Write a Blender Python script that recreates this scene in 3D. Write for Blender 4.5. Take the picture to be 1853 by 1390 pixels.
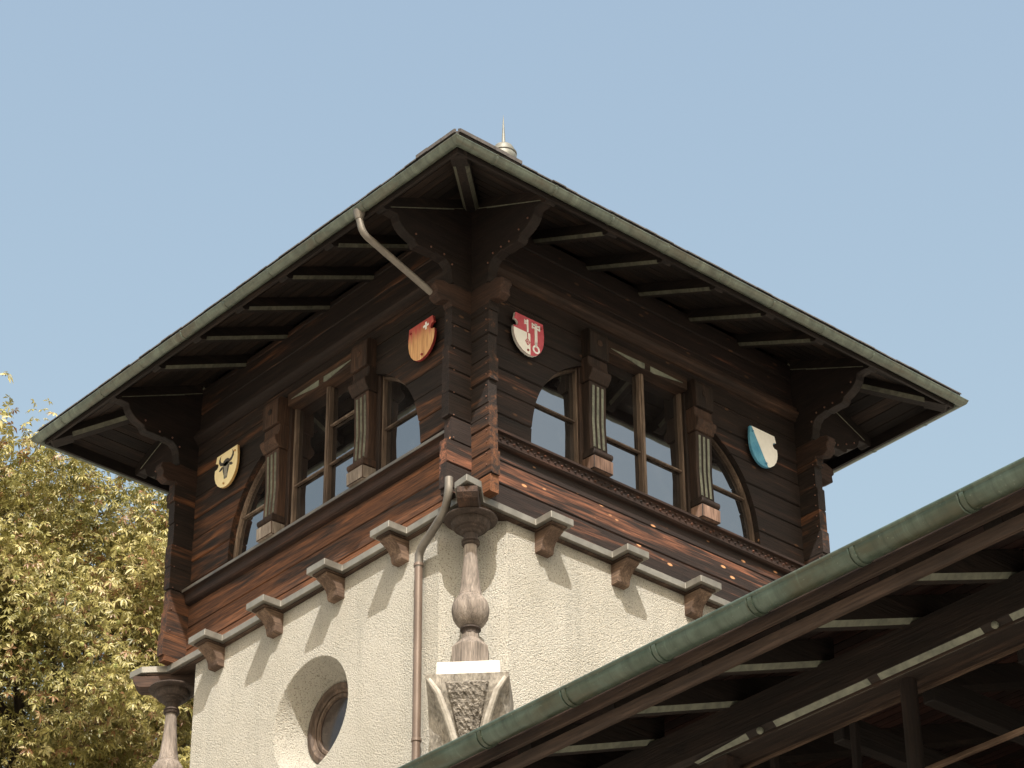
import bpy, bmesh, math, random
import numpy as np
from mathutils import Vector, Matrix
random.seed(7)
R = math.radians
for o in list(bpy.data.objects): bpy.data.objects.remove(o)
sc = bpy.context.scene
col = sc.collection

# ------------------------------------------------------------------ camera
CAM = Vector((-11.9786, -14.0506, -10.5162))
YAW, PIT, ROL, FPX = 0.847085, 0.560980, -0.007929, 4901.248
Fd = Vector((math.cos(YAW)*math.cos(PIT), math.sin(YAW)*math.cos(PIT), math.sin(PIT)))
Rt = Vector((math.sin(YAW), -math.cos(YAW), 0)); Up = Rt.cross(Fd)
R2 = math.cos(ROL)*Rt + math.sin(ROL)*Up; U2 = -math.sin(ROL)*Rt + math.cos(ROL)*Up
cd = bpy.data.cameras.new('camera'); cam = bpy.data.objects.new('camera', cd); col.objects.link(cam)
cd.sensor_width = 36; cd.lens = FPX/1853*36; cd.clip_end = 5000; cd.clip_start = .1
m = Matrix((( R2.x, U2.x, -Fd.x, CAM.x), (R2.y, U2.y, -Fd.y, CAM.y), (R2.z, U2.z, -Fd.z, CAM.z), (0, 0, 0, 1)))
cam.matrix_world = m; sc.camera = cam

# ------------------------------------------------------------------ light
SUN = Vector((-.78, -1.0, 1.58)).normalized()
w = bpy.data.worlds.new('World'); sc.world = w; w.use_nodes = True
nt = w.node_tree; bg = nt.nodes['Background']
sky = nt.nodes.new('ShaderNodeTexSky'); sky.sky_type = 'NISHITA'; sky.sun_disc = False
sky.sun_elevation = math.asin(SUN.z); sky.sun_rotation = math.atan2(SUN.x, SUN.y)
sky.altitude = 400; sky.air_density = 2.3; sky.dust_density = 10.0; sky.ozone_density = .1
nt.links.new(sky.outputs[0], bg.inputs[0]); bg.inputs[1].default_value = .15
sl = bpy.data.lights.new('sun', 'SUN'); so = bpy.data.objects.new('sun', sl); col.objects.link(so)
sl.energy = 4.7; sl.angle = R(.55); sl.color = (1, .965, .91)
so.rotation_euler = SUN.to_track_quat('Z', 'Y').to_euler(); so.location = (-20, -25, 40)
sc.view_settings.view_transform = 'Standard'; sc.view_settings.look = 'None'
sc.view_settings.exposure = .60; sc.view_settings.gamma = 1

GZ = -12.1                                   # ground level
W = 3.94; M = W/2; T = .09                    # timber box: width, middle, log thickness

# ------------------------------------------------------------------ node helpers
def newmat(name):
    mt = bpy.data.materials.new(name); mt.use_nodes = True
    return mt, mt.node_tree, mt.node_tree.nodes['Principled BSDF']
def N(nt, t, **k):
    n = nt.nodes.new(t)
    for a, b in k.items():
        if a.startswith('i_'):
            n.inputs[a[2:].replace('_', ' ')].default_value = b
        else: setattr(n, a, b)
    return n
def math_(nt, op, a, b=None, clamp=False):
    n = nt.nodes.new('ShaderNodeMath'); n.operation = op; n.use_clamp = clamp
    for i, x in enumerate((a, b)):
        if x is None: continue
        if isinstance(x, (int, float)): n.inputs[i].default_value = x
        else: nt.links.new(x, n.inputs[i])
    return n.outputs[0]
def ramp(nt, fac, stops):
    n = nt.nodes.new('ShaderNodeValToRGB'); e = n.color_ramp.elements
    while len(e) < len(stops): e.new(.5)
    for i, (p, c) in enumerate(stops): e[i].position = p; e[i].color = (*c, 1)
    nt.links.new(fac, n.inputs[0]); return n.outputs[0]
def mixc(nt, fac, a, b, mode='MIX'):
    n = nt.nodes.new('ShaderNodeMix'); n.data_type = 'RGBA'; n.blend_type = mode
    if isinstance(fac, (int, float)): n.inputs[0].default_value = fac
    else: nt.links.new(fac, n.inputs[0])
    for i, x in ((6, a), (7, b)):
        if isinstance(x, tuple): n.inputs[i].default_value = (*x, 1)
        else: nt.links.new(x, n.inputs[i])
    return n.outputs[2]
def noise(nt, vec, scale, detail=5, rough=.55, dist=0):
    n = N(nt, 'ShaderNodeTexNoise'); n.inputs['Scale'].default_value = scale; n.inputs['Detail'].default_value = detail
    n.inputs['Roughness'].default_value = rough; n.inputs['Distortion'].default_value = dist
    nt.links.new(vec, n.inputs['Vector']); return n.outputs['Fac']
def bump(nt, bs, h, st, dist=.01):
    n = nt.nodes.new('ShaderNodeBump'); n.inputs['Strength'].default_value = st; n.inputs['Distance'].default_value = dist
    nt.links.new(h, n.inputs['Height']); nt.links.new(n.outputs[0], bs.inputs['Normal'])
def maprange(nt, x, a, b, c, d):
    n = nt.nodes.new('ShaderNodeMapRange'); n.clamp = True
    for i, v in enumerate((a, b, c, d)): n.inputs[i+1].default_value = v
    nt.links.new(x, n.inputs[0]); return n.outputs[0]
def coords(nt, scale, useattr=True):
    tc = nt.nodes.new('ShaderNodeTexCoord'); src = tc.outputs['Object']
    at = N(nt, 'ShaderNodeAttribute', attribute_name='rnd')
    va = nt.nodes.new('ShaderNodeVectorMath'); va.operation = 'MULTIPLY_ADD'
    oi = N(nt, 'ShaderNodeObjectInfo')
    s = math_(nt, 'ADD', math_(nt, 'MULTIPLY', at.outputs['Fac'], 37.0), math_(nt, 'MULTIPLY', oi.outputs['Random'], 11.0))
    cb = nt.nodes.new('ShaderNodeCombineXYZ')
    for i in range(3): nt.links.new(s, cb.inputs[i])
    va2 = nt.nodes.new('ShaderNodeVectorMath'); va2.operation = 'ADD'
    nt.links.new(src, va2.inputs[0]); nt.links.new(cb.outputs[0], va2.inputs[1])
    mp = nt.nodes.new('ShaderNodeMapping'); mp.inputs['Scale'].default_value = scale
    nt.links.new(va2.outputs[0], mp.inputs[0])
    return tc, va2.outputs[0], mp.outputs[0], at.outputs['Fac']

def wood(name, axis, cols, rough=.75, knots=0, height=None, spread=.4, grain=1.0, bmp=.5, pos=(.28, .52, .80), ps_=(3.2, 1.0)):
    """cols: dark / mid / light ramp colours. height=(z0,z1,gain): boards get paler lower down, darker higher up."""
    mt, nt, bs = newmat(name)
    sc_ = [16*grain]*3; sc_['xyz'.index(axis)] = .9*grain
    tc, iso, gv, rnd = coords(nt, sc_)
    g = noise(nt, gv, 1.6, 8, .62, .5)
    fine = noise(nt, gv, 6, 4, .6, .2)
    pv = nt.nodes.new('ShaderNodeMapping'); ps = [ps_[0]]*3; ps['xyz'.index(axis)] = ps_[1]
    pv.inputs['Scale'].default_value = ps; nt.links.new(iso, pv.inputs[0])
    patch = noise(nt, pv.outputs[0], 1.3, 4, .6, .8)
    v = math_(nt, 'ADD', math_(nt, 'MULTIPLY', g, .55), math_(nt, 'MULTIPLY', patch, .75))
    v = math_(nt, 'ADD', v, math_(nt, 'MULTIPLY', math_(nt, 'SUBTRACT', rnd, .5), spread))
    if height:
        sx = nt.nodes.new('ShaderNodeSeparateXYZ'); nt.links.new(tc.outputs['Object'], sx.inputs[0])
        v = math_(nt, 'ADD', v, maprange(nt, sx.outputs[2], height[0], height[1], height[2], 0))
    v = math_(nt, 'SUBTRACT', v, .15)
    c = ramp(nt, v, [(pos[0], cols[0]), (pos[1], cols[1]), (pos[2], cols[2])])
    c = mixc(nt, math_(nt, 'MULTIPLY', ramp_f(nt, fine, .35, .62), .55), c, tuple(x*.35 for x in cols[0]), 'MIX')
    if knots:
        km = nt.nodes.new('ShaderNodeMapping'); ks = [1.0]*3; ks['xyz'.index(axis)] = .42
        km.inputs['Scale'].default_value = ks; nt.links.new(iso, km.inputs[0])
        vo = N(nt, 'ShaderNodeTexVoronoi'); vo.inputs['Scale'].default_value = 10.0; nt.links.new(km.outputs[0], vo.inputs['Vector'])
        sk = nt.nodes.new('ShaderNodeSeparateXYZ'); nt.links.new(tc.outputs['Object'], sk.inputs[0])
        kk = math_(nt, 'MULTIPLY', maprange(nt, vo.outputs['Distance'], .085, .145, knots, 0), maprange(nt, sk.outputs[2], .62, .95, 1, .12))
        c = mixc(nt, kk, c, (.50, .25, .12))
    nt.links.new(c, bs.inputs['Base Color'])
    bs.inputs['Roughness'].default_value = rough; bs.inputs['Specular IOR Level'].default_value = .3
    bump(nt, bs, math_(nt, 'ADD', math_(nt, 'MULTIPLY', g, 1.0), math_(nt, 'MULTIPLY', fine, .6)), bmp, .012)
    return mt
def ramp_f(nt, x, a, b):
    return maprange(nt, x, a, b, 1, 0)

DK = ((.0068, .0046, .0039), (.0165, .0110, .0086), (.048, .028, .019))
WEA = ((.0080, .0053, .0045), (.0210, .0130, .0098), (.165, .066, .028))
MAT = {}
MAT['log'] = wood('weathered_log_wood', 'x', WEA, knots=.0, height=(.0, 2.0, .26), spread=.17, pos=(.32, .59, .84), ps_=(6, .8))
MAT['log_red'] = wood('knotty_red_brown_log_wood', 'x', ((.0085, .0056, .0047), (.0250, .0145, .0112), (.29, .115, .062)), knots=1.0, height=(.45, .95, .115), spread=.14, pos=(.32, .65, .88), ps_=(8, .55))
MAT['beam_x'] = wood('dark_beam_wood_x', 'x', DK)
MAT['beam_y'] = wood('dark_beam_wood_y', 'y', DK)
MAT['beam_z'] = wood('dark_post_wood', 'z', ((.012, .007, .005), (.035, .020, .014), (.085, .045, .028)))
MAT['cornice'] = wood('cornice_wood', 'x', ((.014, .008, .006), (.036, .020, .013), (.11, .056, .032)))
MAT['bracket'] = wood('bracket_wood', 'y', ((.0070, .0045, .0036), (.0170, .0098, .0074), (.050, .025, .016)))
MAT['sillwood'] = wood('sill_wood', 'x', ((.010, .006, .005), (.035, .017, .011), (.12, .05, .03)))
MAT['grey_wood'] = wood('silvered_turned_wood', 'z', ((.08, .066, .055), (.24, .20, .168), (.50, .44, .38)), spread=.1, grain=1.6)
MAT['dark_turn'] = wood('dark_turned_wood', 'z', ((.025, .018, .014), (.06, .044, .036), (.14, .10, .08)), spread=.1)
MAT['block'] = wood('bare_block_wood', 'z', ((.08, .045, .03), (.24, .15, .11), (.46, .32, .25)), spread=.2)
MAT['console'] = wood('console_wood', 'y', ((.035, .021, .014), (.12, .077, .053), (.27, .185, .13)), spread=.3)
MAT['arm_wood'] = wood('dark_arm_wood', 'y', ((.012, .007, .005), (.035, .019, .012), (.10, .05, .03)))
MAT['frame'] = wood('window_frame_wood', 'z', ((.045, .031, .023), (.13, .092, .068), (.32, .24, .18)), spread=.2)
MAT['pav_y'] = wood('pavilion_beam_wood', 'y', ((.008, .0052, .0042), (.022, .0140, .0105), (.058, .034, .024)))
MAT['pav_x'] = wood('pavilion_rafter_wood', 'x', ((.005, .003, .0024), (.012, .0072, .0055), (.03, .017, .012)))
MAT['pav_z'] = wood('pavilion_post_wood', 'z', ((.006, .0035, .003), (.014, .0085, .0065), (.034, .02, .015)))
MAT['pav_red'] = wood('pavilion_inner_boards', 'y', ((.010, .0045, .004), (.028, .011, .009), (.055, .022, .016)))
MAT['fascia'] = wood('brown_fascia_board', 'y', ((.016, .010, .0075), (.040, .025, .018), (.085, .053, .038)), spread=.1)

def simple(name, c1, c2, scale=20, rough=.6, metal=0, bmp=.15, stretch=(1, 1, 1), detail=6, spec=.5, bd=.004):
    mt, nt, bs = newmat(name)
    tc, iso, gv, rnd = coords(nt, stretch)
    f = noise(nt, gv, scale, detail, .6, .3); f2 = noise(nt, iso, scale*.21, 3)
    v = maprange(nt, math_(nt, 'ADD', math_(nt, 'MULTIPLY', f, .55), math_(nt, 'MULTIPLY', f2, .45)), .36, .64, 0, 1)
    nt.links.new(mixc(nt, v, c1, c2), bs.inputs['Base Color'])
    bs.inputs['Roughness'].default_value = rough; bs.inputs['Metallic'].default_value = metal
    bs.inputs['Specular IOR Level'].default_value = spec
    if bmp: bump(nt, bs, f, bmp, bd)
    return mt
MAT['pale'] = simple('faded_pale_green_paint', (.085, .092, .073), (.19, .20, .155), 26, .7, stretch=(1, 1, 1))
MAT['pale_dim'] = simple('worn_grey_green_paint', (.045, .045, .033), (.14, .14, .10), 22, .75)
MAT['sheet'] = simple('weathered_sheet_metal', (.13, .122, .104), (.225, .213, .185), 9, .45, .25, .05)
MAT['pipe'] = simple('brown_grey_pipe_metal', (.10, .070, .052), (.17, .125, .098), 7, .42, .2, .04, (1, 1, .25))
MAT['pipe_dark'] = simple('weathered_pipe_metal', (.09, .08, .07), (.19, .17, .145), 9, .4, .3, .04)
MAT['stone'] = simple('tooled_grey_stone', (.10, .09, .075), (.34, .31, .265), 42, .9, 0, .9, (1, 1, .45), spec=.2, bd=.012)
MAT['stone_lt'] = simple('smooth_grey_stone', (.22, .20, .17), (.42, .39, .34), 30, .9, 0, .4, spec=.2)
MAT['lead'] = simple('dull_grey_finial_metal', (.11, .11, .095), (.20, .20, .175), 20, .55, .2, .05)
MAT['rough_stone'] = simple('hammered_stone_panel', (.06, .052, .042), (.30, .27, .23), 30, .95, 0, 1, (1, 1, 1), 3, .2, .05)
MAT['pale_stone'] = simple('pale_limestone', (.46, .44, .40), (.68, .66, .62), 12, .85, 0, .25, spec=.2)
MAT['roof'] = simple('dark_roof_shingles', (.03, .027, .025), (.085, .075, .07), 30, .85, 0, .5)
MAT['nail'] = simple('copper_nail', (.09, .042, .028), (.20, .10, .07), 60, .5, .3, 0)
MAT['red'] = simple('dark_red_paint', (.22, .022, .022), (.36, .045, .045), 30, .5, 0, .1)
MAT['red_b'] = simple('rose_red_paint', (.40, .055, .075), (.52, .10, .125), 30, .5, 0, .1)
MAT['cream'] = simple('cream_paint', (.76, .74, .68), (.84, .82, .77), 25, .55, 0, .08)
MAT['yellow'] = simple('pale_yellow_paint', (.78, .64, .34), (.86, .74, .46), 25, .5, 0, .08)
MAT['yellow_edge'] = simple('yellow_edge_paint', (.42, .25, .09), (.55, .35, .14), 25, .5, 0, .08)
MAT['blue'] = simple('worn_blue_paint', (.05, .22, .36), (.13, .36, .50), 40, .5, 0, .1, (6, 1, 1))
MAT['white'] = simple('white_paint', (.74, .73, .70), (.85, .84, .82), 25, .5, 0, .05)
MAT['black'] = simple('charcoal_paint', (.035, .03, .026), (.085, .075, .065), 40, .6, 0, .05)
MAT['greyp'] = simple('grey_paint', (.16, .15, .12), (.30, .28, .23), 60, .6, 0, .05)

def worn_red():
    mt, nt, bs = newmat('red_paint_worn_to_bare_wood')
    tc, iso, gv, rnd = coords(nt, (22, 1, 1.2))
    g = noise(nt, gv, 2.2, 7, .6, .6); sx = nt.nodes.new('ShaderNodeSeparateXYZ'); nt.links.new(tc.outputs['Object'], sx.inputs[0])
    h = maprange(nt, sx.outputs[2], -.06, .17, 0, 1)
    v = maprange(nt, math_(nt, 'ADD', h, math_(nt, 'MULTIPLY', math_(nt, 'SUBTRACT', g, .5), 1.7)), .35, .85, 0, 1)
    bare = ramp(nt, g, [(.3, (.30, .12, .05)), (.5, (.62, .34, .15)), (.75, (.78, .52, .27))])
    nt.links.new(mixc(nt, v, bare, (.40, .07, .06)), bs.inputs['Base Color'])
    bs.inputs['Roughness'].default_value = .6; bump(nt, bs, g, .25, .004); return mt
MAT['worn_red'] = worn_red()

def copper(name, axis, g1, g2, br):
    mt, nt, bs = newmat(name)
    st = [3.0]*3; st['xyz'.index(axis)] = .8
    tc, iso, gv, rnd = coords(nt, st)
    a = noise(nt, gv, 2.6, 7, .65, .6); b = noise(nt, iso, 9, 5, .6, .2); d = noise(nt, iso, 55, 3, .6)
    c = mixc(nt, maprange(nt, b, .35, .65, 0, 1), g1, g2)
    c = mixc(nt, maprange(nt, a, .46, .66, 0, .75), c, br)
    c = mixc(nt, maprange(nt, d, .66, .74, 0, .35), c, (.34, .40, .33))
    dm = nt.nodes.new('ShaderNodeMapping'); ds = [1.0]*3; ds['xyz'.index(axis)] = 14; dm.inputs['Scale'].default_value = ds
    nt.links.new(iso, dm.inputs[0]); dr = noise(nt, dm.outputs[0], 1.5, 5, .7, .2)
    c = mixc(nt, maprange(nt, dr, .50, .68, 0, .55), c, tuple(x*.55 for x in g1))
    c = mixc(nt, maprange(nt, dr, .42, .30, 0, .35), c, tuple(min(1, x*1.7) for x in g2))
    nt.links.new(c, bs.inputs['Base Color']); bs.inputs['Metallic'].default_value = .25
    nt.links.new(maprange(nt, b, .3, .7, .30, .52), bs.inputs['Roughness']); bump(nt, bs, b, .08, .01)
    return mt
MAT['copper'] = copper('patinated_copper_gutter', 'x', (.070, .085, .068), (.125, .150, .120), (.085, .072, .050))
MAT['copper_f'] = copper('green_patinated_copper_gutter', 'y', (.042, .064, .047), (.078, .108, .088), (.050, .047, .026))

def plaster():
    mt, nt, bs = newmat('coarse_roughcast_plaster')
    tc, iso, gv, rnd = coords(nt, (1, 1, 1))
    v1 = N(nt, 'ShaderNodeTexVoronoi'); v1.inputs['Scale'].default_value = 78; v1.feature = 'SMOOTH_F1'
    wob = nt.nodes.new('ShaderNodeVectorMath'); wob.operation = 'ADD'
    nz = N(nt, 'ShaderNodeTexNoise'); nz.inputs['Scale'].default_value = 30
    sc_ = nt.nodes.new('ShaderNodeVectorMath'); sc_.operation = 'SCALE'; sc_.inputs['Scale'].default_value = .022
    nt.links.new(tc.outputs['Object'], nz.inputs['Vector']); nt.links.new(nz.outputs['Color'], sc_.inputs[0])
    nt.links.new(tc.outputs['Object'], wob.inputs[0]); nt.links.new(sc_.outputs[0], wob.inputs[1]); nt.links.new(wob.outputs[0], v1.inputs['Vector'])
    n1 = noise(nt, tc.outputs['Object'], 82, 5, .66, .2); n2 = noise(nt, tc.outputs['Object'], 1.4, 4)
    n3 = noise(nt, tc.outputs['Object'], 110, 2)
    h = math_(nt, 'SUBTRACT', math_(nt, 'MULTIPLY', n1, 1.3), math_(nt, 'MULTIPLY', v1.outputs['Distance'], .55))
    h = math_(nt, 'ADD', h, math_(nt, 'MULTIPLY', n3, .3))
    base = mixc(nt, maprange(nt, n2, .35, .65, 0, 1), (.575, .548, .482), (.505, .478, .412))
    pit = maprange(nt, n1, .385, .455, 1, 0)
    mp = nt.nodes.new('ShaderNodeMapping'); mp.inputs['Scale'].default_value = (3.2, 3.2, .35); nt.links.new(tc.outputs['Object'], mp.inputs[0])
    st = noise(nt, mp.outputs[0], 1.6, 5, .6, .3)
    base = mixc(nt, maprange(nt, st, .52, .72, 0, .5), base, (.40, .385, .335))
    c = mixc(nt, math_(nt, 'MULTIPLY', pit, .8), base, (.19, .165, .12))
    nt.links.new(c, bs.inputs['Base Color']); bs.inputs['Roughness'].default_value = .95; bs.inputs['Specular IOR Level'].default_value = .15
    bump(nt, bs, h, 1.0, .03); return mt
MAT['plaster'] = plaster()

def glass():
    mt, nt, bs = newmat('dark_window_glass')
    tc = nt.nodes.new('ShaderNodeTexCoord')
    n = noise(nt, tc.outputs['Object'], 3.0, 5, .6, .4); n2 = noise(nt, tc.outputs['Object'], 2.2, 2)
    nt.links.new(mixc(nt, maprange(nt, n, .5, .75, 0, 1), (.007, .006, .006), (.030, .029, .029)), bs.inputs['Base Color'])
    bs.inputs['Roughness'].default_value = .015; bs.inputs['IOR'].default_value = 3.3
    bump(nt, bs, n2, .06, .01); return mt
MAT['glass'] = glass(); MAT['dull_glass'] = simple('dusty_old_glass', (.020, .014, .012), (.05, .036, .032), 8, .12, 0, .05, spec=.6)
def leafmat():
    mt, nt, bs = newmat('chestnut_leaf')
    at = N(nt, 'ShaderNodeAttribute', attribute_name='rnd')
    c = ramp(nt, at.outputs['Fac'], [(0, (.075, .08, .02)), (.3, (.18, .165, .045)), (.62, (.32, .28, .09)), (.86, (.48, .42, .20)), (.95, (.20, .105, .045))])
    nt.links.new(c, bs.inputs['Base Color']); bs.inputs['Roughness'].default_value = .45; bs.inputs['Specular IOR Level'].default_value = .45
    tr = nt.nodes.new('ShaderNodeBsdfTranslucent'); nt.links.new(c, tr.inputs[0])
    mx = nt.nodes.new('ShaderNodeMixShader'); mx.inputs[0].default_value = .25
    nt.links.new(bs.outputs[0], mx.inputs[1]); nt.links.new(tr.outputs[0], mx.inputs[2])
    nt.links.new(mx.outputs[0], nt.nodes['Material Output'].inputs[0]); return mt
MAT['leaf'] = leafmat()
MAT['bark'] = simple('dark_bark', (.02, .015, .011), (.065, .05, .038), 14, .9, 0, .6, (1, 1, .2))
MAT['husk'] = simple('green_chestnut_husk', (.20, .22, .06), (.34, .33, .12), 30, .6, 0, .2)
MAT['ground'] = simple('pale_gravel', (.26, .235, .195), (.38, .35, .30), 2.0, .95, 0, .3)

# ------------------------------------------------------------------ mesh helpers
class MB:
    def __init__(s): s.v = []; s.f = []; s.r = []; s.m = []; s.s = []
    def add(s, V, F, r=None, mi=0, smooth=False):
        n = len(s.v); s.v += [tuple(x) for x in V]
        if r is None: r = random.random()
        for i, f in enumerate(F):
            s.f.append([n+i_ for i_ in f]); s.r.append(r); s.m.append(mi[i] if isinstance(mi, list) else mi); s.s.append(smooth)
    def box(s, x0, x1, y0, y1, z0, z1, r=None, mi=0):
        V = [(x, y, z) for x in (x0, x1) for y in (y0, y1) for z in (z0, z1)]
        s.add(V, [(0, 1, 3, 2), (4, 6, 7, 5), (0, 4, 5, 1), (2, 3, 7, 6), (0, 2, 6, 4), (1, 5, 7, 3)], r, mi)
    def prism(s, poly, fn, d0, d1, r=None, mi=0, smooth=False, capmi=None):
        n = len(poly); V = [fn(a, b, d0) for a, b in poly] + [fn(a, b, d1) for a, b in poly]
        F = [(i, (i+1) % n, n+(i+1) % n, n+i) for i in range(n)]
        s.add(V, F, r, mi, smooth); k = len(s.v)-2*n
        for q in (range(n), range(n, 2*n)):
            s.f.append([k+i for i in q]); s.r.append(s.r[-1]); s.m.append(mi if capmi is None else capmi); s.s.append(False)
    def lathe(s, prof, c, seg=32, r=None, mi=0, smooth=True):
        n = len(prof); V = []
        for j in range(seg):
            a = 2*math.pi*j/seg
            for (rad, z) in prof: V.append((c[0]+rad*math.cos(a), c[1]+rad*math.sin(a), c[2]+z))
        F = [(j*n+i, ((j+1) % seg)*n+i, ((j+1) % seg)*n+i+1, j*n+i+1) for j in range(seg) for i in range(n-1)]
        s.add(V, F, r, mi, smooth)
        k = len(s.v)-seg*n
        for i in (0, n-1):
            if prof[i][0] > 1e-4:
                s.f.append([k+j*n+i for j in range(seg)]); s.r.append(s.r[-1]); s.m.append(mi); s.s.append(False)
    def tube(s, pts, rads, seg=12, r=None, mi=0, cap=True):
        pts = [Vector(p) for p in pts]
        if not isinstance(rads, (list, tuple)): rads = [rads]*len(pts)
        V = []; prev = None
        for i, p in enumerate(pts):
            d = (pts[min(i+1, len(pts)-1)]-pts[max(i-1, 0)]).normalized()
            a = prev if prev is not None else (Vector((0, 0, 1)) if abs(d.z) < .9 else Vector((1, 0, 0)))
            u = (a-d*a.dot(d)).normalized(); prev = u; v = d.cross(u)
            for j in range(seg):
                t = 2*math.pi*j/seg; V.append(p+(u*math.cos(t)+v*math.sin(t))*rads[i])
        n = len(pts)
        F = [(i*seg+j, i*seg+(j+1) % seg, (i+1)*seg+(j+1) % seg, (i+1)*seg+j) for i in range(n-1) for j in range(seg)]
        s.add(V, F, r, mi, True); k = len(s.v)-n*seg
        if cap:
            for q in (range(seg), range((n-1)*seg, n*seg)):
                s.f.append([k+i for i in q]); s.r.append(s.r[-1]); s.m.append(mi); s.s.append(False)
    def ball(s, c, rad, seg=8, r=None, mi=0, sq=1.0):
        prof = [(rad*math.sin(math.pi*i/(seg//2+1)), -rad*sq*math.cos(math.pi*i/(seg//2+1))) for i in range(seg//2+2)]
        s.lathe(prof, c, seg, r, mi)
    def build(s, name, mats, parent=None, bev=0, mat=None, recalc=True, bseg=1):
        me = bpy.data.meshes.new(name); me.from_pydata(s.v, [], s.f)
        for x in (mats if isinstance(mats, (list, tuple)) else [mats]): me.materials.append(MAT[x])
        a = me.attributes.new('rnd', 'FLOAT', 'FACE'); a.data.foreach_set('value', s.r)
        me.polygons.foreach_set('material_index', s.m); me.polygons.foreach_set('use_smooth', s.s)
        if recalc or bev:
            bm = bmesh.new(); bm.from_mesh(me)
            bmesh.ops.recalc_face_normals(bm, faces=bm.faces)
            if bev:
                ed = [e for e in bm.edges if len(e.link_faces) == 2 and e.calc_face_angle(0) > .6 and not (e.link_faces[0].smooth and e.link_faces[1].smooth)]
                bmesh.ops.bevel(bm, geom=ed, offset=bev, segments=bseg, affect='EDGES', clamp_overlap=True)
            for e in bm.edges:
                if len(e.link_faces) == 2 and e.calc_face_angle(0) > .5: e.smooth = False
            bm.to_mesh(me); bm.free()
        o = bpy.data.objects.new(name, me); col.objects.link(o)
        return put(o, parent, mat)
def put(o, parent=None, mat=None):
    """place o at world matrix mat under parent"""
    mat = mat or Matrix()
    if parent: o.parent = parent; o.matrix_basis = wm(parent).inverted() @ mat
    else: o.matrix_basis = mat
    return o
def wm(o):
    return (wm(o.parent) @ o.matrix_basis) if o.parent else o.matrix_basis.copy()
def dup(o, parent, mat):
    c = o.copy(); col.objects.link(c); put(c, parent, mat); kids(o, c); return c
def kids(o, c):
    for ch in list(o.children):
        d = ch.copy(); col.objects.link(d); d.parent = c; kids(ch, d)
def empty(name, loc, label, cat, group=None):
    e = bpy.data.objects.new(name, None); col.objects.link(e); e.location = loc; e.empty_display_size = .3
    e.matrix_basis = Matrix.Translation(loc); tag(e, label, cat, group); return e
def tag(o, label=None, cat=None, group=None, kind=None):
    for k, v in (('label', label), ('category', cat), ('group', group), ('kind', kind)):
        if v: o[k] = v
    return o
def face(k):
    """frame of tower side k: 0 right-hand front (y=0), 1 left-hand front (x=0), 2 back, 3 far right. local x = along, -y = outwards"""
    a = {0: 0, 1: -90, 2: 180, 3: 90}[k]
    c = Matrix.Translation((M, M, 0)); return c @ Matrix.Rotation(R(a), 4, 'Z') @ c.inverted()
SOZ = lambda a, b, d: (a, -d, b)              # (along, z, out) -> local xyz
OZ = lambda a, b, d: (d, -a, b)               # (out, z, along)

# ------------------------------------------------------------------ ground
g = MB(); g.add([(-900, -900, GZ), (900, -900, GZ), (900, 900, GZ), (-900, 900, GZ)], [(0, 1, 2, 3)])
tag(g.build('ground', 'ground'), kind='structure')

# ================================================================== TOWER
tower = empty('timber_tower', (M, M, GZ), 'square tower with dark log-built top storey on cream roughcast walls', 'tower')

# ---- plaster shaft with round niche on the left-hand side
OC = (1.94, -1.155); R0, R1, ND = .495, .340, .29
def plaster_body():
    b = MB(); a0, a1, ch = -.05, W+.05, .33
    pl = [(a0+0, ch), (ch, a0), (W-ch, a0), (a1, ch), (a1, W-ch), (W-ch, a1), (ch, a1), (a0, W-ch)]
    z0, z1 = GZ, -.046
    for i in range(8):
        if i == 7: continue
        p, q = pl[i], pl[(i+1) % 8]
        b.add([(*p, z0), (*q, z0), (*q, z1), (*p, z1)], [(0, 1, 2, 3)], .5)
    b.add([(*p, z1) for p in pl], [tuple(range(8))], .5)
    # left face, x=a0, y from ch to W-ch with hole
    S = 64; h = .62; cy, cz = OC
    rings = []
    sq = []
    for j in range(S):
        t = 2*math.pi*j/S; c, s_ = math.cos(t), math.sin(t); k = h/max(abs(c), abs(s_))
        sq.append((a0, cy+c*k, cz+s_*k))
    prof = [(R0+.004, 0), (R0, .001), (R0-.008, .012)] + [(R0-.02-(R0-.02-R1)*i/8, .035+(ND-.035)*i/8) for i in range(9)]
    rings = [sq] + [[(a0+d, cy+math.cos(2*math.pi*j/S)*r, cz+math.sin(2*math.pi*j/S)*r) for j in range(S)] for r, d in prof]
    V = [p for rg in rings for p in rg]; n = len(rings)
    F = [(i*S+j, i*S+(j+1) % S, (i+1)*S+(j+1) % S, (i+1)*S+j) for i in range(n-1) for j in range(S)]
    b.add(V[:2*S], F[:S], .5, 0, False); b.add(V[S:], F[:-S], .5, 0, True)
    y0, y1 = ch, W-ch
    for (ya, yb, za, zb) in ((y0, cy-h, z0, z1), (cy+h, y1, z0, z1), (cy-h, cy+h, z0, cz-h), (cy-h, cy+h, cz+h, z1)):
        if zb > za: b.add([(a0, ya, za), (a0, yb, za), (a0, yb, zb), (a0, ya, zb)], [(0, 1, 2, 3)], .5)
    return b.build('plaster_wall', 'plaster', tower, recalc=False)
plaster_body()
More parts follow.
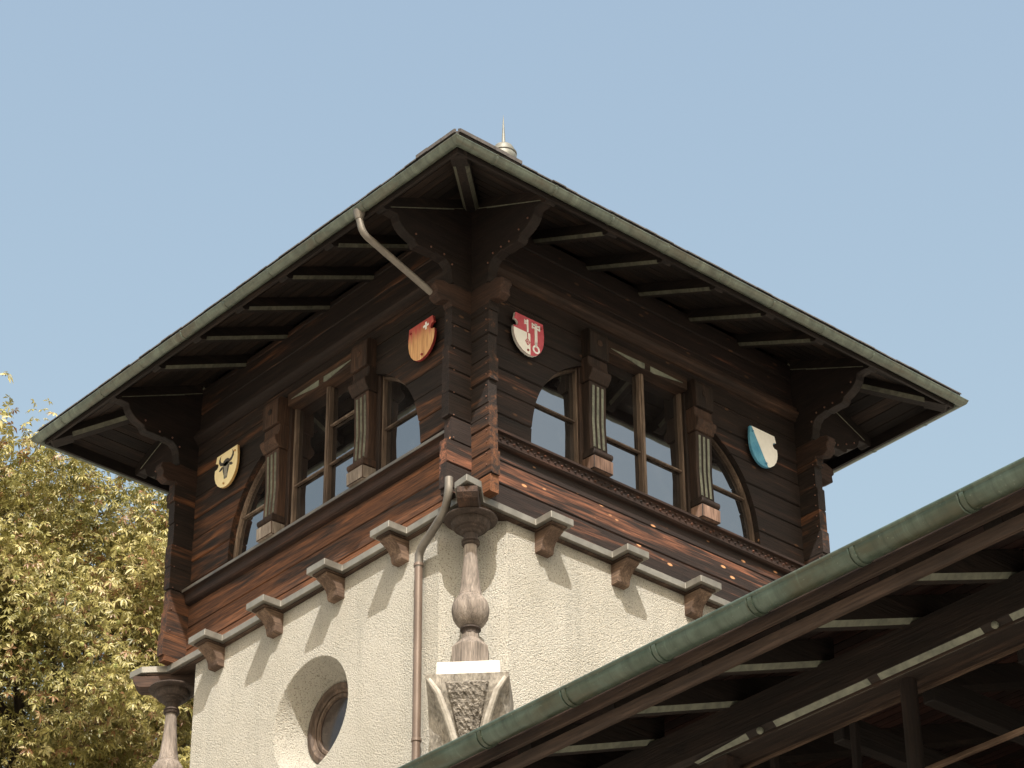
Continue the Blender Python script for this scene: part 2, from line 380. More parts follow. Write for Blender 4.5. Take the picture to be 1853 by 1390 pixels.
# round window in the niche
wx = -.05+ND
LX = lambda r, d: None
def ringx(b, prof, mi=0):
    S = 56; n = len(prof); V = []
    for j in range(S):
        t = 2*math.pi*j/S
        for r, d in prof: V.append((wx-d, OC[0]+math.cos(t)*r, OC[1]+math.sin(t)*r))
    b.add(V, [(j*n+i, ((j+1) % S)*n+i, ((j+1) % S)*n+(i+1) % n, j*n+(i+1) % n) for j in range(S) for i in range(n)], None, mi, False)
b = MB(); ringx(b, [(R1+.02, -.02), (R1+.005, .05), (R1-.035, .055), (R1-.05, .03), (R1-.07, .025), (R1-.07, -.02)])
rw = b.build('round_window', 'frame', tower, bev=.003)
b = MB(); ringx(b, [(R1-.068, -.02), (R1-.072, .012), (R1-.082, .018), (R1-.105, .018), (R1-.112, .002), (R1-.112, -.02)])
b.build('sash', 'frame', rw)
b = MB(); b.add([(wx-.0, OC[0]+math.cos(2*math.pi*j/40)*(R1-.1), OC[1]+math.sin(2*math.pi*j/40)*(R1-.1)) for j in range(40)], [tuple(range(40))])
b.build('pane', 'dull_glass', rw, recalc=False)

# ---- log walls
ECZ, EA, EB, EN, HT = .70, 1.33, 1.19, 2.5, 2.06
def ell(z, a=EA, bb=EB):
    q = 1-(min(max(z-ECZ, 0)/bb, 1))**EN; return a*q**(1/EN)
def half(z): return max(ell(z), .60)
def log_wall(k):
    b = MB(); z = .05 + (.11 if k % 2 else 0) - .22; zt = 2.86; rng = random.Random(40+k)
    while z < zt:
        z0, z1 = max(z+.002, .002), min(z+.22-.002, zt); z += .22
        if z1-z0 < .02: continue
        p0, p1 = (rng.uniform(.20, .235) for _ in range(2))
        if z1 < .5: p0 += .02; p1 += .02
        if z0 > 1.75: p0 = p1 = .19
        off = rng.uniform(-.004, .004)
        def seg(poly, r):
            n = len(poly); g_ = .008
            inner = [(a, min(max(c, z0+g_), z1-g_)) for a, c in poly]
            V = [(a, T, c) for a, c in poly]+[(a, .010+off, c) for a, c in poly]+[(a, off, c) for a, c in inner]
            F = [(i, (i+1) % n, n+(i+1) % n, n+i) for i in range(n)]+[(n+i, n+(i+1) % n, 2*n+(i+1) % n, 2*n+i) for i in range(n)]
            F += [tuple(range(n)), tuple(range(2*n, 3*n))]
            b.add(V, F, r)
        r = rng.random()
        zz = [z0+(z1-z0)*i/6 for i in range(7)]
        op = [c for c in zz if .70 < c < HT]
        if not op: seg([(-p0, z0), (W+p1, z0), (W+p1, z1), (-p0, z1)], r); continue
        if z0 < .70:
            seg([(-p0, z0), (W+p1, z0), (W+p1, .70), (-p0, .70)], r); z0 = .7001
            if z1-z0 < .025: continue
            zz = [z0+(z1-z0)*i/6 for i in range(7)]
        cL = [(M-half(c), c) for c in zz]
        if z1 > HT:
            seg([(-p0, HT), (W+p1, HT), (W+p1, z1), (-p0, z1)], r); z1 = HT-.0001
            zz = [z0+(z1-z0)*i/6 for i in range(7)]; cL = [(M-half(c), c) for c in zz]
        seg([(-p0, z0)]+cL+[(-p0, z1)], r)
        seg([(W+p1, z0), (W+p1, z1)]+[(2*M-a, c) for a, c in reversed(cL)], (r*1.7) % 1)
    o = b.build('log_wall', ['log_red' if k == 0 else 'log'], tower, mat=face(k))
    return o
for k in range(4): log_wall(k)

# ---- cornice, sill, soffit-side plate on each wall
for k in range(4):
    b = MB()
    prof = [(-.01, 2.235), (.022, 2.24), (.028, 2.268), (.05, 2.28), (.068, 2.305), (.070, 2.325), (.045, 2.335), (.048, 2.375), (.030, 2.385), (-.01, 2.39)]
    b.prism(prof, OZ, T+.002, W-T-.002)
    b.build('cornice', 'cornice', tower, mat=face(k))
    b = MB()
    b.prism([(-.01, .595), (.035, .60), (.050, .615), (.050, .695), (.082, .700), (.084, .722), (-.136, .748), (-.136, .70), (-.01, .70)], OZ, T+.002, W-T-.002)
    s_ = b.build('sill', 'sillwood', tower, mat=face(k), bev=.002)
    if k == 1:
        b = MB(); b.prism([(.045, .7225), (.0825, .7005), (.088, .7005), (.088, .7265), (.045, .7345)], OZ, T+.003, W-T-.003)
        b.build('sill_cap', 'pipe_dark', s_, mat=face(k))
    if k == 0:
        b = MB(); x = T+.06; i = 0
        while x < W-T-.04:
            b.ball((x, -.052, .672), .014, 8, sq=.7); 
            b.add([(x+.037-.016, -.052, .648), (x+.037, -.052, .632), (x+.037+.016, -.052, .648), (x+.037, -.052, .664), (x+.037, -.068, .648)], [(0, 1, 4), (1, 2, 4), (2, 3, 4), (3, 0, 4)])
            x += .074
        b.build('carved_band', 'sillwood', s_, mat=face(k))
        if True: tag(s_, 'sill board with a carved band of small studs')

# ---- windows
GY = .092                                      # depth of the glass behind the wall plane
def bar(b, x0, x1, z0, z1, o0, o1): b.box(x0, x1, -o1, -o0, z0, z1)
def windows(k):
    fm = face(k)
    # central two-light window
    f = MB(); hw = .475; fo0, fo1 = -.100, -.052
    for s_ in (-1, 1):
        bar(f, M+s_*hw-.012, M+s_*hw+.014, .735, 2.06, fo0, fo1)
        bar(f, M+s_*.0145-.0125, M+s_*.0145+.0125, .765, 2.03, fo0+.006, fo1+.006)
    bar(f, M-.012, M+.012, .765, 2.03, -.049, -.036)
    for s_ in (-1, 1):
        a, c = (M-hw+.012, M-.027) if s_ < 0 else (M+.027, M+hw-.012)
        bar(f, a, c, .735, .752, fo0+.003, fo1+.004); bar(f, a, c, 2.03, 2.06, fo0+.003, fo1+.004)
        bar(f, a, c, 1.215, 1.231, fo0+.012, fo1-.004)
    if k == 1: bar(f, M+.027, M+hw-.012, 1.605, 1.621, fo0+.012, fo1-.004)
    o = f.build('window', 'frame', tower, bev=.003, mat=fm)
    p = MB(); p.add([(M-hw, GY, .75), (M+hw, GY, .75), (M+hw, GY, 2.055), (M-hw, GY, 2.055)], [(0, 1, 2, 3)])
    p.build('pane', 'glass', o, mat=fm, recalc=False)
    # quarter-arch side windows
    for s_ in (-1, 1):
        f = MB(); st = .755
        def sweep(prof, n=26):
            V = []; m_ = len(prof); zt = EB*(1-(st/EA)**EN)**(1/EN)
            P2 = [(EA*(1-(zt*t/n/EB)**EN)**(1/EN), ECZ+.035*(1-t/n)+zt*t/n) for t in range(n+1)]
            P2 = [(EA*(1-(math.sin(math.pi/2*t/n)*zt/EB)**EN)**(1/EN), ECZ+math.sin(math.pi/2*t/n)*zt) for t in range(n+1)]
            for i in range(n+1):
                p_, q_ = P2[max(i-1, 0)], P2[min(i+1, n)]; tx, tz = q_[0]-p_[0], q_[1]-p_[1]; L_ = math.hypot(tx, tz)
                nx_, nz_ = -tz/L_, tx/L_
                for (dr, do) in prof: V.append((M+s_*(P2[i][0]+nx_*dr), -do, P2[i][1]+.03*(1-i/n)+nz_*dr))
            F = [(i*m_+j, i*m_+(j+1) % m_, (i+1)*m_+(j+1) % m_, (i+1)*m_+j) for i in range(n) for j in range(m_)]
            f.add(V, F, None, 0, False)
        sweep([(-.02, -.100), (-.004, -.066), (.006, -.058), (.022, -.056), (.028, -.068), (.032, -.100)])
        bar(f, M+s_*st-.014, M+s_*st+.014, .735, 1.80, -.100, -.050)
        lo, hi = sorted((M+s_*(st+.02), M+s_*(ell(1.26)-.015)))
        bar(f, lo, hi, 1.229, 1.245, -.097, -.066)
        lo, hi = sorted((M+s_*(st+.02), M+s_*(EA-.03)))
        bar(f, lo, hi, .738, .752, -.097, -.053)
        o = f.build('window', 'frame', tower, bev=.002, mat=fm)
        p = MB(); pts = [(M+s_*(st-.02), .745)]+[(M+s_*(ell(.745+i*.05, EA-.01, EB-.01)), .745+i*.05) for i in range(0, 23) if ell(.745+i*.05, EA-.01, EB-.01) > st-.02]
        pts += [(M+s_*(st-.02), ECZ+EB*(1-((st-.02)/EA)**EN)**(1/EN)-.01)]
        p.add([(a, GY+.002, c) for a, c in pts], [tuple(range(len(pts)))])
        p.build('pane', 'glass', o, mat=fm, recalc=False)
    # dark room behind the glass
    rb = MB(); rb.box(M-1.36, M+1.36, .102, .115, .70, 2.15); rb.build('window_backing', 'beam_z', tower, mat=fm)
    # posts, lintel, pilasters
    for s_ in (-1, 1):
        b = MB(); c = M+s_*.625
        b.box(c-.135, c+.135, .022, .099, .728, 2.12)
        b.build('post', 'beam_z', tower, bev=.004, mat=fm)
        b = MB()
        prof = [(-.030, .728), (.118, .728), (.121, .852), (-.030, .86)]
        b.prism(prof, OZ, c-.118, c+.100, mi=1)
        # roll above the block
        rl = [(-.030, .862)]+[(.090+.034*math.cos(t), .895+.034*math.sin(t)) for t in [math.radians(a) for a in range(-90, 95, 20)]]+[(-.030, .93)]
        b.prism(rl, OZ, c-.116, c+.102)
        b.prism([(-.030, .931), (.070, .931), (.058, 1.22), (.072, 1.60), (-.030, 1.60)], OZ, c-.104, c+.09)
        cap = [(-.030, 1.602), (.082, 1.602), (.090, 1.615), (.122, 1.66), (.130, 1.695), (.120, 1.71), (.094, 1.73), (.080, 1.77), (.080, 1.84), (-.030, 1.84)]
        b.prism(cap, OZ, c-.120, c+.104)
        b.prism([(-.030, 1.841), (.110, 1.842), (.110, 2.07), (.098, 2.105), (.075, 2.125), (-.030, 2.125)], OZ, c-.118, c+.102)
        b.lathe([(.001, -.004), (.035, -.004), (.042, 0), (.001, 0)], (0, 0, 0), 3) if False else None
        pil = b.build('pilaster', ['beam_z', 'block' if k == 0 else 'grey_wood'], tower, bev=.006, mat=fm)
        fl = MB()
        for q in (-1, 0, 1):
            x = c-.007+q*.052
            V = [];
            for z in (.965, 1.22, 1.565):
                o_ = .070-(z-.931)/(1.22-.931)*.012 if z <= 1.22 else .058+(z-1.22)/.38*.014
                for t in range(5):
                    a = math.pi*t/4; V.append((x-math.cos(a)*.014, -(o_+.001+math.sin(a)*.006), z))
            fl.add(V, [(i*5+j, i*5+j+1, (i+1)*5+j+1, (i+1)*5+j) for i in range(2) for j in range(4)])
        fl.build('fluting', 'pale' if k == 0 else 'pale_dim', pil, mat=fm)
        rs = MB()
        th = [(.030*math.cos(t*math.pi/8), 1.985+.030*math.sin(t*math.pi/8)) for t in range(16)]
        rs.prism([(c-.008+a, z) for a, z in th], SOZ, .110, .117); rs.build('roundel', 'beam_z', pil, mat=fm, bev=.003)
    b = MB(); b.box(M-.488, M+.488, -.030, .099, 2.012, 2.14)
    lt = b.build('lintel', 'cornice', tower, bev=.004, mat=fm)
    b = MB()
    for s_ in (-1, 1):
        b.prism([(M+s_*.43, 2.062), (M+s_*.035, 2.070), (M+s_*.035, 2.018), (M+s_*.07, 2.012)], SOZ, .030, .036)
    b.build('painted_ogee', 'pale', lt, mat=fm)
for k in (0, 1): windows(k)
for k in (2, 3):                               # hidden sides: plain boarding closes the openings
    b = MB(); b.box(M-1.36, M+1.36, .02, .08, .70, 2.15); b.build('shutter', 'beam_z', tower, mat=face(k))

# ---- carved corner brackets (two per side) and small consoles with copper nails
BZ = lambda e: 2.405+.445*(.87-e)
def bracket_mesh():
    b = MB()
    arc = lambda cx, cz, r, a0, a1, n=5: [(cx+r*math.cos(math.radians(a0+(a1-a0)*i/n)), cz+r*math.sin(math.radians(a0+(a1-a0)*i/n))) for i in range(n+1)]
    pr = [(-.02, 1.975), (.200, 1.985), (.215, 2.03), (.222, 2.10), (.245, 2.155), (.285, 2.185), (.33, 2.188), (.39, 2.20), (.40, 2.185), (.50, 2.19), (.575, 2.185), (.600, 2.20), (.612, 2.235), (.655, 2.25), (.700, 2.27), (.745, 2.305), (.775, 2.345), (.790, 2.395), (.900, 2.400), (.905, BZ(.9)+.02), (-.02, BZ(0)+.02)]
    b.prism(pr, OZ, -.004, T+.004)
    return b.build('corner_bracket', 'bracket', tower, bev=.004)
def console_mesh():
    b = MB()
    pr = [(-.02, 1.972), (.20, 1.972), (.235, 1.955), (.30, 1.965), (.385, 1.935), (.400, 1.885), (.370, 1.855), (.378, 1.795), (.320, 1.762), (.235, 1.79), (.212, 1.755), (-.02, 1.755)]
    b.prism(pr, OZ, -.006, T+.006)
    return b.build('corner_console', 'bracket', tower, bev=.006)
br = bracket_mesh(); nl = None
for (x, e, z, q) in [(-.006, e-.02, z+.02, 1) for e, z in ((.235, 2.135), (.30, 2.20), (.40, 2.21), (.50, 2.21), (.62, 2.265), (.73, 2.32))]+[(-.004, .188, .25+i*.105, .65) for i in range(15)]+[(T+.006, e-.02, z+.02, 1) for e, z in ((.235, 2.135), (.32, 2.20), (.46, 2.21), (.62, 2.265))]+[(T+.004, .186, .30+i*.21, .65) for i in range(7)]:
    m_ = Matrix.Translation((x, -e, z)) @ Matrix.Scale(q, 4)
    if nl is None: b = MB(); b.ball((0, 0, 0), .010, 6); nl = b.build('copper_nail', 'nail', br, mat=m_)
    else: dup(nl, br, m_)
cs = console_mesh()
first = True
for k in range(4):
    for a in (0, 1):
        mt_ = face(k) @ (Matrix() if a == 0 else Matrix.Translation((W-T, 0, 0)))
        if first: first = False; continue
        dup(br, tower, mt_); dup(cs, tower, mt_)

# ---- rafters
def rafter_geo(e0, e1, ezc, w_, slope, zb, h, c, ax='y'):
    """body with painted chamfers: e0 inner, e1 outer end, ezc where the chamfer stops"""
    b = MB(); fn = (lambda s, e, z: (s, -e, z))
    sec = [(-w_/2, h), (-w_/2, c), (-w_/2+c*.8, 0), (w_/2-c*.8, 0), (w_/2, c), (w_/2, h)]
    V = [fn(s, e, zb(e)+z) for e in (e0, ezc) for s, z in sec]
    b.add(V, [(i, (i+1) % 6, 6+(i+1) % 6, 6+i) for i in range(6)]+[(0, 1, 2, 3, 4, 5), (6, 7, 8, 9, 10, 11)], .4, [0, 1, 0, 1, 0, 0, 0, 0])
    sec2 = [(-w_/2-.001, h), (-w_/2-.001, .0), (w_/2+.001, .0), (w_/2+.001, h)]
    es = [ezc-.001, e1-.04, e1-.01, e1]; lift = [0, 0, .025, .06]
    V = [fn(s, e, zb(e)+(z if z > 0 else l)) for e, l in zip(es, lift) for s, z in sec2]
    F = [(i*4+j, i*4+(j+1) % 4, (i+1)*4+(j+1) % 4, (i+1)*4+j) for i in range(3) for j in range(4)]+[(0, 1, 2, 3), (12, 13, 14, 15)]
    b.add(V, F, .4)
    return b
b = rafter_geo(-.12, .955, .87, .10, .445, BZ, .125, .028)
rf = b.build('rafter', ['beam_y', 'pale_dim'], tower, mat=Matrix.Translation((M, 0, 0)))
for k in range(4):
    for i in (-3, -2, -1, 0, 1, 2, 3):
        if k == 0 and i == 0: continue
        s = i*.62 if abs(i) < 3 else (i/3)*(M-T/2)
        dup(rf, tower, face(k) @ Matrix.Translation((M+s, 0, 0)))
# hip rafters along the diagonals
def HZ(d): return BZ(d/math.sqrt(2))-.012
b = rafter_geo(-.2, .955*1.414, .80*1.414, .13, 0, HZ, .14, .035)
hr = b.build('hip_rafter', ['beam_y', 'pale_dim'], tower, mat=Matrix.Rotation(R(-45), 4, 'Z'))
for k in (1, 2, 3): dup(hr, tower, face(k) @ Matrix.Rotation(R(-45), 4, 'Z'))

# ---- soffit boards, fascia, gutter, roof per side
SZ = lambda e: BZ(e)+.120
for k in range(4):
    b = MB(); e = -.05; rg = random.Random(k)
    while e < .97:
        e1 = min(e+.105, .985); a, c = e+.003, e1-.003; r = rg.random()
        V = [(-a, -a, SZ(a)), (W+a, -a, SZ(a)), (W+c, -c, SZ(c)), (-c, -c, SZ(c))]
        V += [(x, y, z+.02) for x, y, z in V]
        b.add(V, [(0, 1, 2, 3), (4, 5, 6, 7), (0, 1, 5, 4), (2, 3, 7, 6), (1, 2, 6, 5), (0, 3, 7, 4)], r); e = e1
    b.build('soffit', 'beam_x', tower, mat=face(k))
    b = MB(); e0, e1 = .962, .985
    V = [(-e0, -e0), (W+e0, -e0), (W+e1, -e1), (-e1, -e1)]
    b.add([(x, y, z) for z in (2.375, 2.49) for x, y in V], [(0, 1, 2, 3), (4, 5, 6, 7), (0, 1, 5, 4), (2, 3, 7, 6), (1, 2, 6, 5), (0, 3, 7, 4)])
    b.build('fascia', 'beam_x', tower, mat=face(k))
    # half-round gutter
    ec, zc, r = 1.033, 2.436, .045
    pr = [(ec+r*math.cos(math.radians(a)), zc+r*math.sin(math.radians(a))) for a in range(-180, 6, 15)]
    bead = [(ec+r+.000+.008*math.cos(math.radians(a)), zc+.008+.008*math.sin(math.radians(a))) for a in range(-60, 200, 40)]
    pr2 = [(ec+(r-.004)*math.cos(math.radians(a)), zc+(r-.004)*math.sin(math.radians(a))) for a in range(0, -181, -15)]
    pg = pr[:-1]+bead+pr2[1:]
    b = MB(); n = len(pg); V = []
    for t in (0, 1):
        for (e, z) in pg: V.append((-e if t == 0 else W+e, -e, z))
    b.add(V, [(i, (i+1) % n, n+(i+1) % n, n+i) for i in range(n)], None, 0, True)
    gu = b.build('gutter', 'copper', tower, mat=face(k))
    jb = MB(); pj = [(ec+(r+.004)*math.cos(math.radians(a)), zc+(r+.004)*math.sin(math.radians(a))) for a in range(-178, 6, 15)]
    pj += [(ec+(r+.013)*math.cos(0), zc+.012), (ec+(r-.006), zc+.020)]
    inn = [(ec+(r-.001)*math.cos(math.radians(a)), zc+(r-.001)*math.sin(math.radians(a))) for a in range(2, -179, -15)]
    jb.prism(pj+inn, OZ, -.009, .009)
    base = None
    for i in range(8):
        s = -.65+i*.63+(.0 if k % 2 == 0 else .06)
        m_ = face(k) @ Matrix.Translation((s, 0, 0))
        if base is None: base = jb.build('gutter_joint', 'copper', gu, mat=m_)
        else: dup(base, gu, m_)
    # roof plane: flared foot then steeper
    b = MB(); ap = (2.03, 1.93); inv = face(k).inverted(); A = inv @ Vector((*ap, 5.0))
    rows = [(1.035, 2.50), (1.035, 2.525), (.5, 2.79), (0, 3.02)]
    for (ea, za), (eb, zb_) in zip(rows[:-1], rows[1:]):
        b.add([(-ea, -ea, za), (W+ea, -ea, za), (W+eb, -eb, zb_), (-eb, -eb, zb_)], [(0, 1, 2, 3)], .5)
    b.add([(0, 0, 3.02), (W, 0, 3.02), tuple(A)], [(0, 1, 2)], .5)
    b.add([(-1.035, -1.035, 2.50), (W+1.035, -1.035, 2.50), (W+.9, -.9, 2.545), (-.9, -.9, 2.545)], [(0, 1, 2, 3)], .5)
    ro = b.build('roof', 'roof', tower, mat=face(k), recalc=False)
    # lifted shingles at the eaves, doubled at the hip
    sh = MB(); s = -1.02
    rg = random.Random(5+k)
    while s < W+1.0:
        w_ = rg.uniform(.12, .2); l = rg.uniform(0, .012)
        ea = 1.06+rg.uniform(-.008, .008)
        near_hip = (k == 0 and s < -.5) or (k == 1 and s > W+.5)
        lift = (.010 if near_hip else -.02)+l*.5
        s1_ = min(s+w_-.004, W+1.03); yi = min(max(.80, -s+.01, s1_-W+.01), 1.045)
        sh.box(s, s1_, -ea, -yi, -.022 if near_hip else 0, .012)
        for j in range(8):
            x, y, z = sh.v[-8+j]; sh.v[-8+j] = (x, y, z+2.53+lift+(1.03+y)*.46)
        s += w_
    sh.build('shingles', 'roof', ro, mat=face(k))

# ---- finial
b = MB()
fp = [(.16, -.42), (.135, -.30), (.085, -.25), (.085, -.22), (.100, -.20), (.112, -.16), (.115, -.12), (.108, -.095), (.117, -.09), (.117, -.075), (.100, -.06), (.095, -.03), (.080, .0), (.05, .025), (.020, .05), (.018, .06), (.016, .12), (.006, .32), (.001, .40)]
b.lathe([(r*1.12 if z < .06 else r, z) for r, z in fp], (2.03, 1.90, 5.56), 28)
tag(b.build('finial', 'lead', tower), 'grey metal finial with ribbed cap and thin spike')

# ---- sheet-metal covered ledge, floor board, corner arms, beam ends
SB = [.57+.8273*i for i in range(4)]
def outline(dd=0.0, arm=True):
    pts = []
    for j in range(4):
        f = [(-.145+dd*.7, .293-dd*1.2), (.014, .133-dd)] if arm else [(-.05, .13-dd)]
        for a in SB:
            f += [(a+dd, .122-dd), (a+dd, .305-dd), (a+.24-dd, .305-dd), (a+.24-dd, .122-dd)] if arm else []
        f += [(W-.014, .133-dd), (W+.145-dd*.7, .293-dd*1.2), (W+.308-dd*.8, .308-dd*.8)] if arm else [(W+.05, .13-dd)]
        c = Matrix.Translation((M, M, 0)); rm = c @ Matrix.Rotation(R(90*j), 4, 'Z') @ c.inverted()
        pts += [tuple((rm @ Vector((s, -o, 0)))[:2]) for s, o in f]
    return pts
b = MB(); b.prism(outline(), lambda x, y, z: (x, y, z), -.060, .0)
b.build('ledge_flashing', 'sheet', tower, bev=.003)
b = MB(); b.prism(outline(.035), lambda x, y, z: (x, y, z), -.078, -.061)
b.build('ledge_board', 'console', tower, bev=.003)
def beam_end():
    b = MB()
    pr = [(.03, -.0785), (.240, -.0785), (.240, -.105), (.215, -.118), (.180, -.138), (.150, -.168), (.130, -.205), (.122, -.250), (.110, -.264), (.03, -.264)]
    b.prism(pr, OZ, .050, .188)
    return b.build('beam_end', 'console', tower, bev=.004, mat=face(0) @ Matrix.Translation((SB[0], 0, 0)))
be = beam_end()
for k in range(4):
    for i, a in enumerate(SB):
        if (k, i) != (0, 0): dup(be, tower, face(k) @ Matrix.Translation((a, 0, 0)))
b = MB()
b.prism([(-.25, -.0785), (.385, -.0785), (.385, -.13), (.36, -.17), (.33, -.188), (-.25, -.188)], OZ, -.082, .082)
ca = b.build('corner_arm', 'arm_wood', tower, bev=.004, mat=Matrix.Rotation(R(-45), 4, 'Z'))
for k in (1, 2, 3): dup(ca, tower, face(k) @ Matrix.Rotation(R(-45), 4, 'Z'))

# ---- turned corner posts standing on stone corbels
CM = [Matrix.Translation((-.03, -.03, 0)), Matrix.Translation((-.03, W+.03, 0)), Matrix.Translation((W+.03, -.03, 0))]
DG = [Matrix.Rotation(R(-45), 4, 'Z'), Matrix.Rotation(R(-135), 4, 'Z'), Matrix.Rotation(R(45), 4, 'Z')]
cap = [(.06, -.185), (.207, -.186), (.212, -.194), (.207, -.202), (.165, -.212), (.152, -.214), (.155, -.225), (.152, -.250), (.132, -.274), (.110, -.280), (.108, -.292), (.085, -.302), (.080, -.312), (.072, -.322), (.058, -.328), (.053, -.372)]
ring = [(.052, -.370), (.068, -.376), (.072, -.388), (.060, -.398), (.072, -.406), (.066, -.418), (.050, -.424)]
body = [(.050, -.424), (.051, -.48), (.056, -.56), (.066, -.68), (.076, -.78), (.086, -.845), (.094, -.862), (.094, -.872), (.108, -.885), (.132, -.920), (.144, -.965), (.145, -1.0), (.134, -1.055), (.108, -1.10), (.078, -1.128), (.070, -1.134)]
neck = [(.070, -1.133), (.080, -1.142), (.081, -1.152), (.064, -1.162), (.062, -1.182), (.066, -1.19)]
base = [(.066, -1.19), (.068, -1.232), (.085, -1.250), (.118, -1.278), (.138, -1.302), (.146, -1.310), (.148, -1.320), (.148, -1.60), (.02, -1.60)]
b = MB(); b.lathe(body, (0, 0, 0), 40, .3); b.lathe(base, (0, 0, 0), 8, .6, 0, False)
tp = b.build('turned_post', 'grey_wood', tower, mat=CM[0] @ Matrix.Rotation(R(22.5), 4, 'Z'))
b = MB(); b.lathe(cap, (0, 0, 0), 48, .3); b.lathe(ring, (0, 0, 0), 40, .5); b.build('capital', 'dark_turn', tp, mat=wm(tp))
b = MB(); b.lathe(neck, (0, 0, 0), 40, .5); b.build('collar', 'dark_turn', tp, mat=wm(tp))
dup(tp, tower, CM[1] @ Matrix.Rotation(R(-67.5), 4, 'Z')); dup(tp, tower, CM[2] @ Matrix.Rotation(R(22.5), 4, 'Z'))
# corbel: local x = lateral, -y = outwards, origin at post axis
def corbel(i):
    mt_ = CM[i] @ DG[i]
    b = MB(); b.box(-.238, .238, -.215, .22, -1.660, -1.515)
    b.prism([(-.238, -1.64), (.238, -1.64), (.315, -1.658), (-.315, -1.658)], lambda a, z, d: (a, d, z), -.27, .22)
    o = b.build('stone_corbel', 'pale_stone', tower, bev=.006, mat=mt_)
    b = MB(); lv = [(-1.519, .31, .305, .31), (-1.545, .31, .30, .31), (-1.66, .23, .285, .305), (-1.85, .145, .215, .30), (-2.05, .085, .15, .285), (-2.30, .035, .10, .28), (-2.75, .02, .06, .27), (-3.3, .01, .0, .12)]
    V = []
    for z, fw, df, bw in lv:
        z -= .14
        ds = min(df*.75, df)-.02 if z < -1.74 else df-.001
        ds = max(ds, -.0) if z > -3 else 0
        V += [(-bw, .24, z), (-bw, -ds*.8 if z < -1.74 else -ds, z), (-fw, -df, z), (fw, -df, z), (bw, -ds*.8 if z < -1.74 else -ds, z), (bw, .24, z)]
    n = len(lv)
    F = [(q*6+j, q*6+(j+1) % 6, (q+1)*6+(j+1) % 6, (q+1)*6+j) for q in range(n-1) for j in range(6)]+[tuple(range(6)), tuple(range((n-1)*6, n*6))]
    b.add(V, F); b.build('corbel_body', 'stone', o, bev=.006, mat=mt_)
    b = MB()
    for s_ in (-1, 1):
        P = [(s_*.285, -.300, -1.56), (s_*.22, -.297, -1.66), (s_*.155, -.245, -1.83), (s_*.095, -.178, -2.03), (s_*.045, -.125, -2.28), (s_*.02, -.09, -2.6)]
        b.tube([(x, y, z-.14) for x, y, z in P], [.018, .026, .028, .028, .028, .024], 8)
    b.build('corbel_ribs', 'stone_lt', o, mat=mt_)
    b = MB(); nx, nz = 18, 26; rg = random.Random(3); V = []
    for q in range(nz+1):
        z = -1.572-(.62)*q/nz; t = q/nz
        hw_ = .172*(1-t)+.018*t
        df = np.interp(-z, [1.519, 1.66, 1.85, 2.05, 2.30], [.305, .285, .215, .15, .10])
        for j in range(nx+1):
            x = -hw_+2*hw_*j/nx; edge = j in (0, nx) or q in (0, nz)
            V.append((x, -(df+(-.004 if edge else .010+rg.random()*.016)), z-.14))
    b.add(V, [(q*(nx+1)+j, q*(nx+1)+j+1, (q+1)*(nx+1)+j+1, (q+1)*(nx+1)+j) for q in range(nz) for j in range(nx)])
    b.build('hammered_panel', 'rough_stone', o, mat=mt_, recalc=False)
for i in (0, 1): corbel(i)

# ---- downpipe
def smooth_path(P, r=.07, n=6):
    P = [Vector(p) for p in P]; out = [P[0]]
    for a, b_, c in zip(P[:-2], P[1:-1], P[2:]):
        d1 = (a-b_).normalized(); d2 = (c-b_).normalized(); rr = min(r, (a-b_).length*.45, (c-b_).length*.45)
        s_, e_ = b_+d1*rr, b_+d2*rr
        for i in range(n+1):
            t = i/n; out.append(s_*(1-t)**2+b_*2*t*(1-t)+e_*t*t)
    return out+[P[-1]]
b = MB()
b.lathe([(.052, .05), (.048, .02), (.032, -.03)], (-1.03, .20, 2.37), 20)
b.tube(smooth_path([(-1.03, .20, 2.36), (-1.0, .19, 2.215), (-.345, .075, 1.845), (-.29, .06, 1.82)], .10), .030, 16)
dp = b.build('downpipe', 'pipe_dark', tower)
b = MB(); b.tube(smooth_path([(-.235, -.01, .12), (-.235, -.005, -.02), (-.20, .08, -.13), (-.115, .49, -.28), (-.11, .505, -.42)], .07), .034, 16)
b.tube([(-.11, .505, -.30), (-.11, .505, GZ+.1)], .033, 18, mi=1)
for z in (-.40, -1.9, -4.5, -8): b.tube([(-.11, .505, z-.012), (-.11, .505, z+.012)], .040, 18, mi=1)
b.build('downpipe', ['pipe_dark', 'pipe'], tower)

# ================================================================== SHIELDS
def shield_outline(notch):                      # notch on the right (+1) or left (-1)
    pts = [(-.155, .178), (.150, .178)]
    pts += [(.160, .135), (.166, .112)]
    pts += [(.166-.036*math.cos(t*math.pi/6-.1)+.0, .078+.034*math.cos(t*math.pi/6)) if 0 else (.160-.038*math.sin(t*math.pi/6), .078+.034*math.cos(t*math.pi/6)) for t in range(1, 6)]
    pts += [(.172, .044), (.176, .0), (.170, -.045), (.152, -.092), (.120, -.135), (.075, -.168), (.03, -.184), (-.01, -.187), (-.05, -.178), (-.092, -.152), (-.128, -.11), (-.152, -.058), (-.164, .0), (-.166, .07), (-.160, .13)]
    if notch < 0: pts = [(-a, c) for a, c in reversed(pts)]
    return pts
def clip(poly, a, b_, c):                       # keep a*x+b*y<=c
    out = []
    for i, p in enumerate(poly):
        q = poly[(i+1) % len(poly)]; dp_, dq = a*p[0]+b_*p[1]-c, a*q[0]+b_*q[1]-c
        if dp_ <= 0: out.append(p)
        if dp_*dq < 0: t = dp_/(dp_-dq); out.append((p[0]+(q[0]-p[0])*t, p[1]+(q[1]-p[1])*t))
    return out
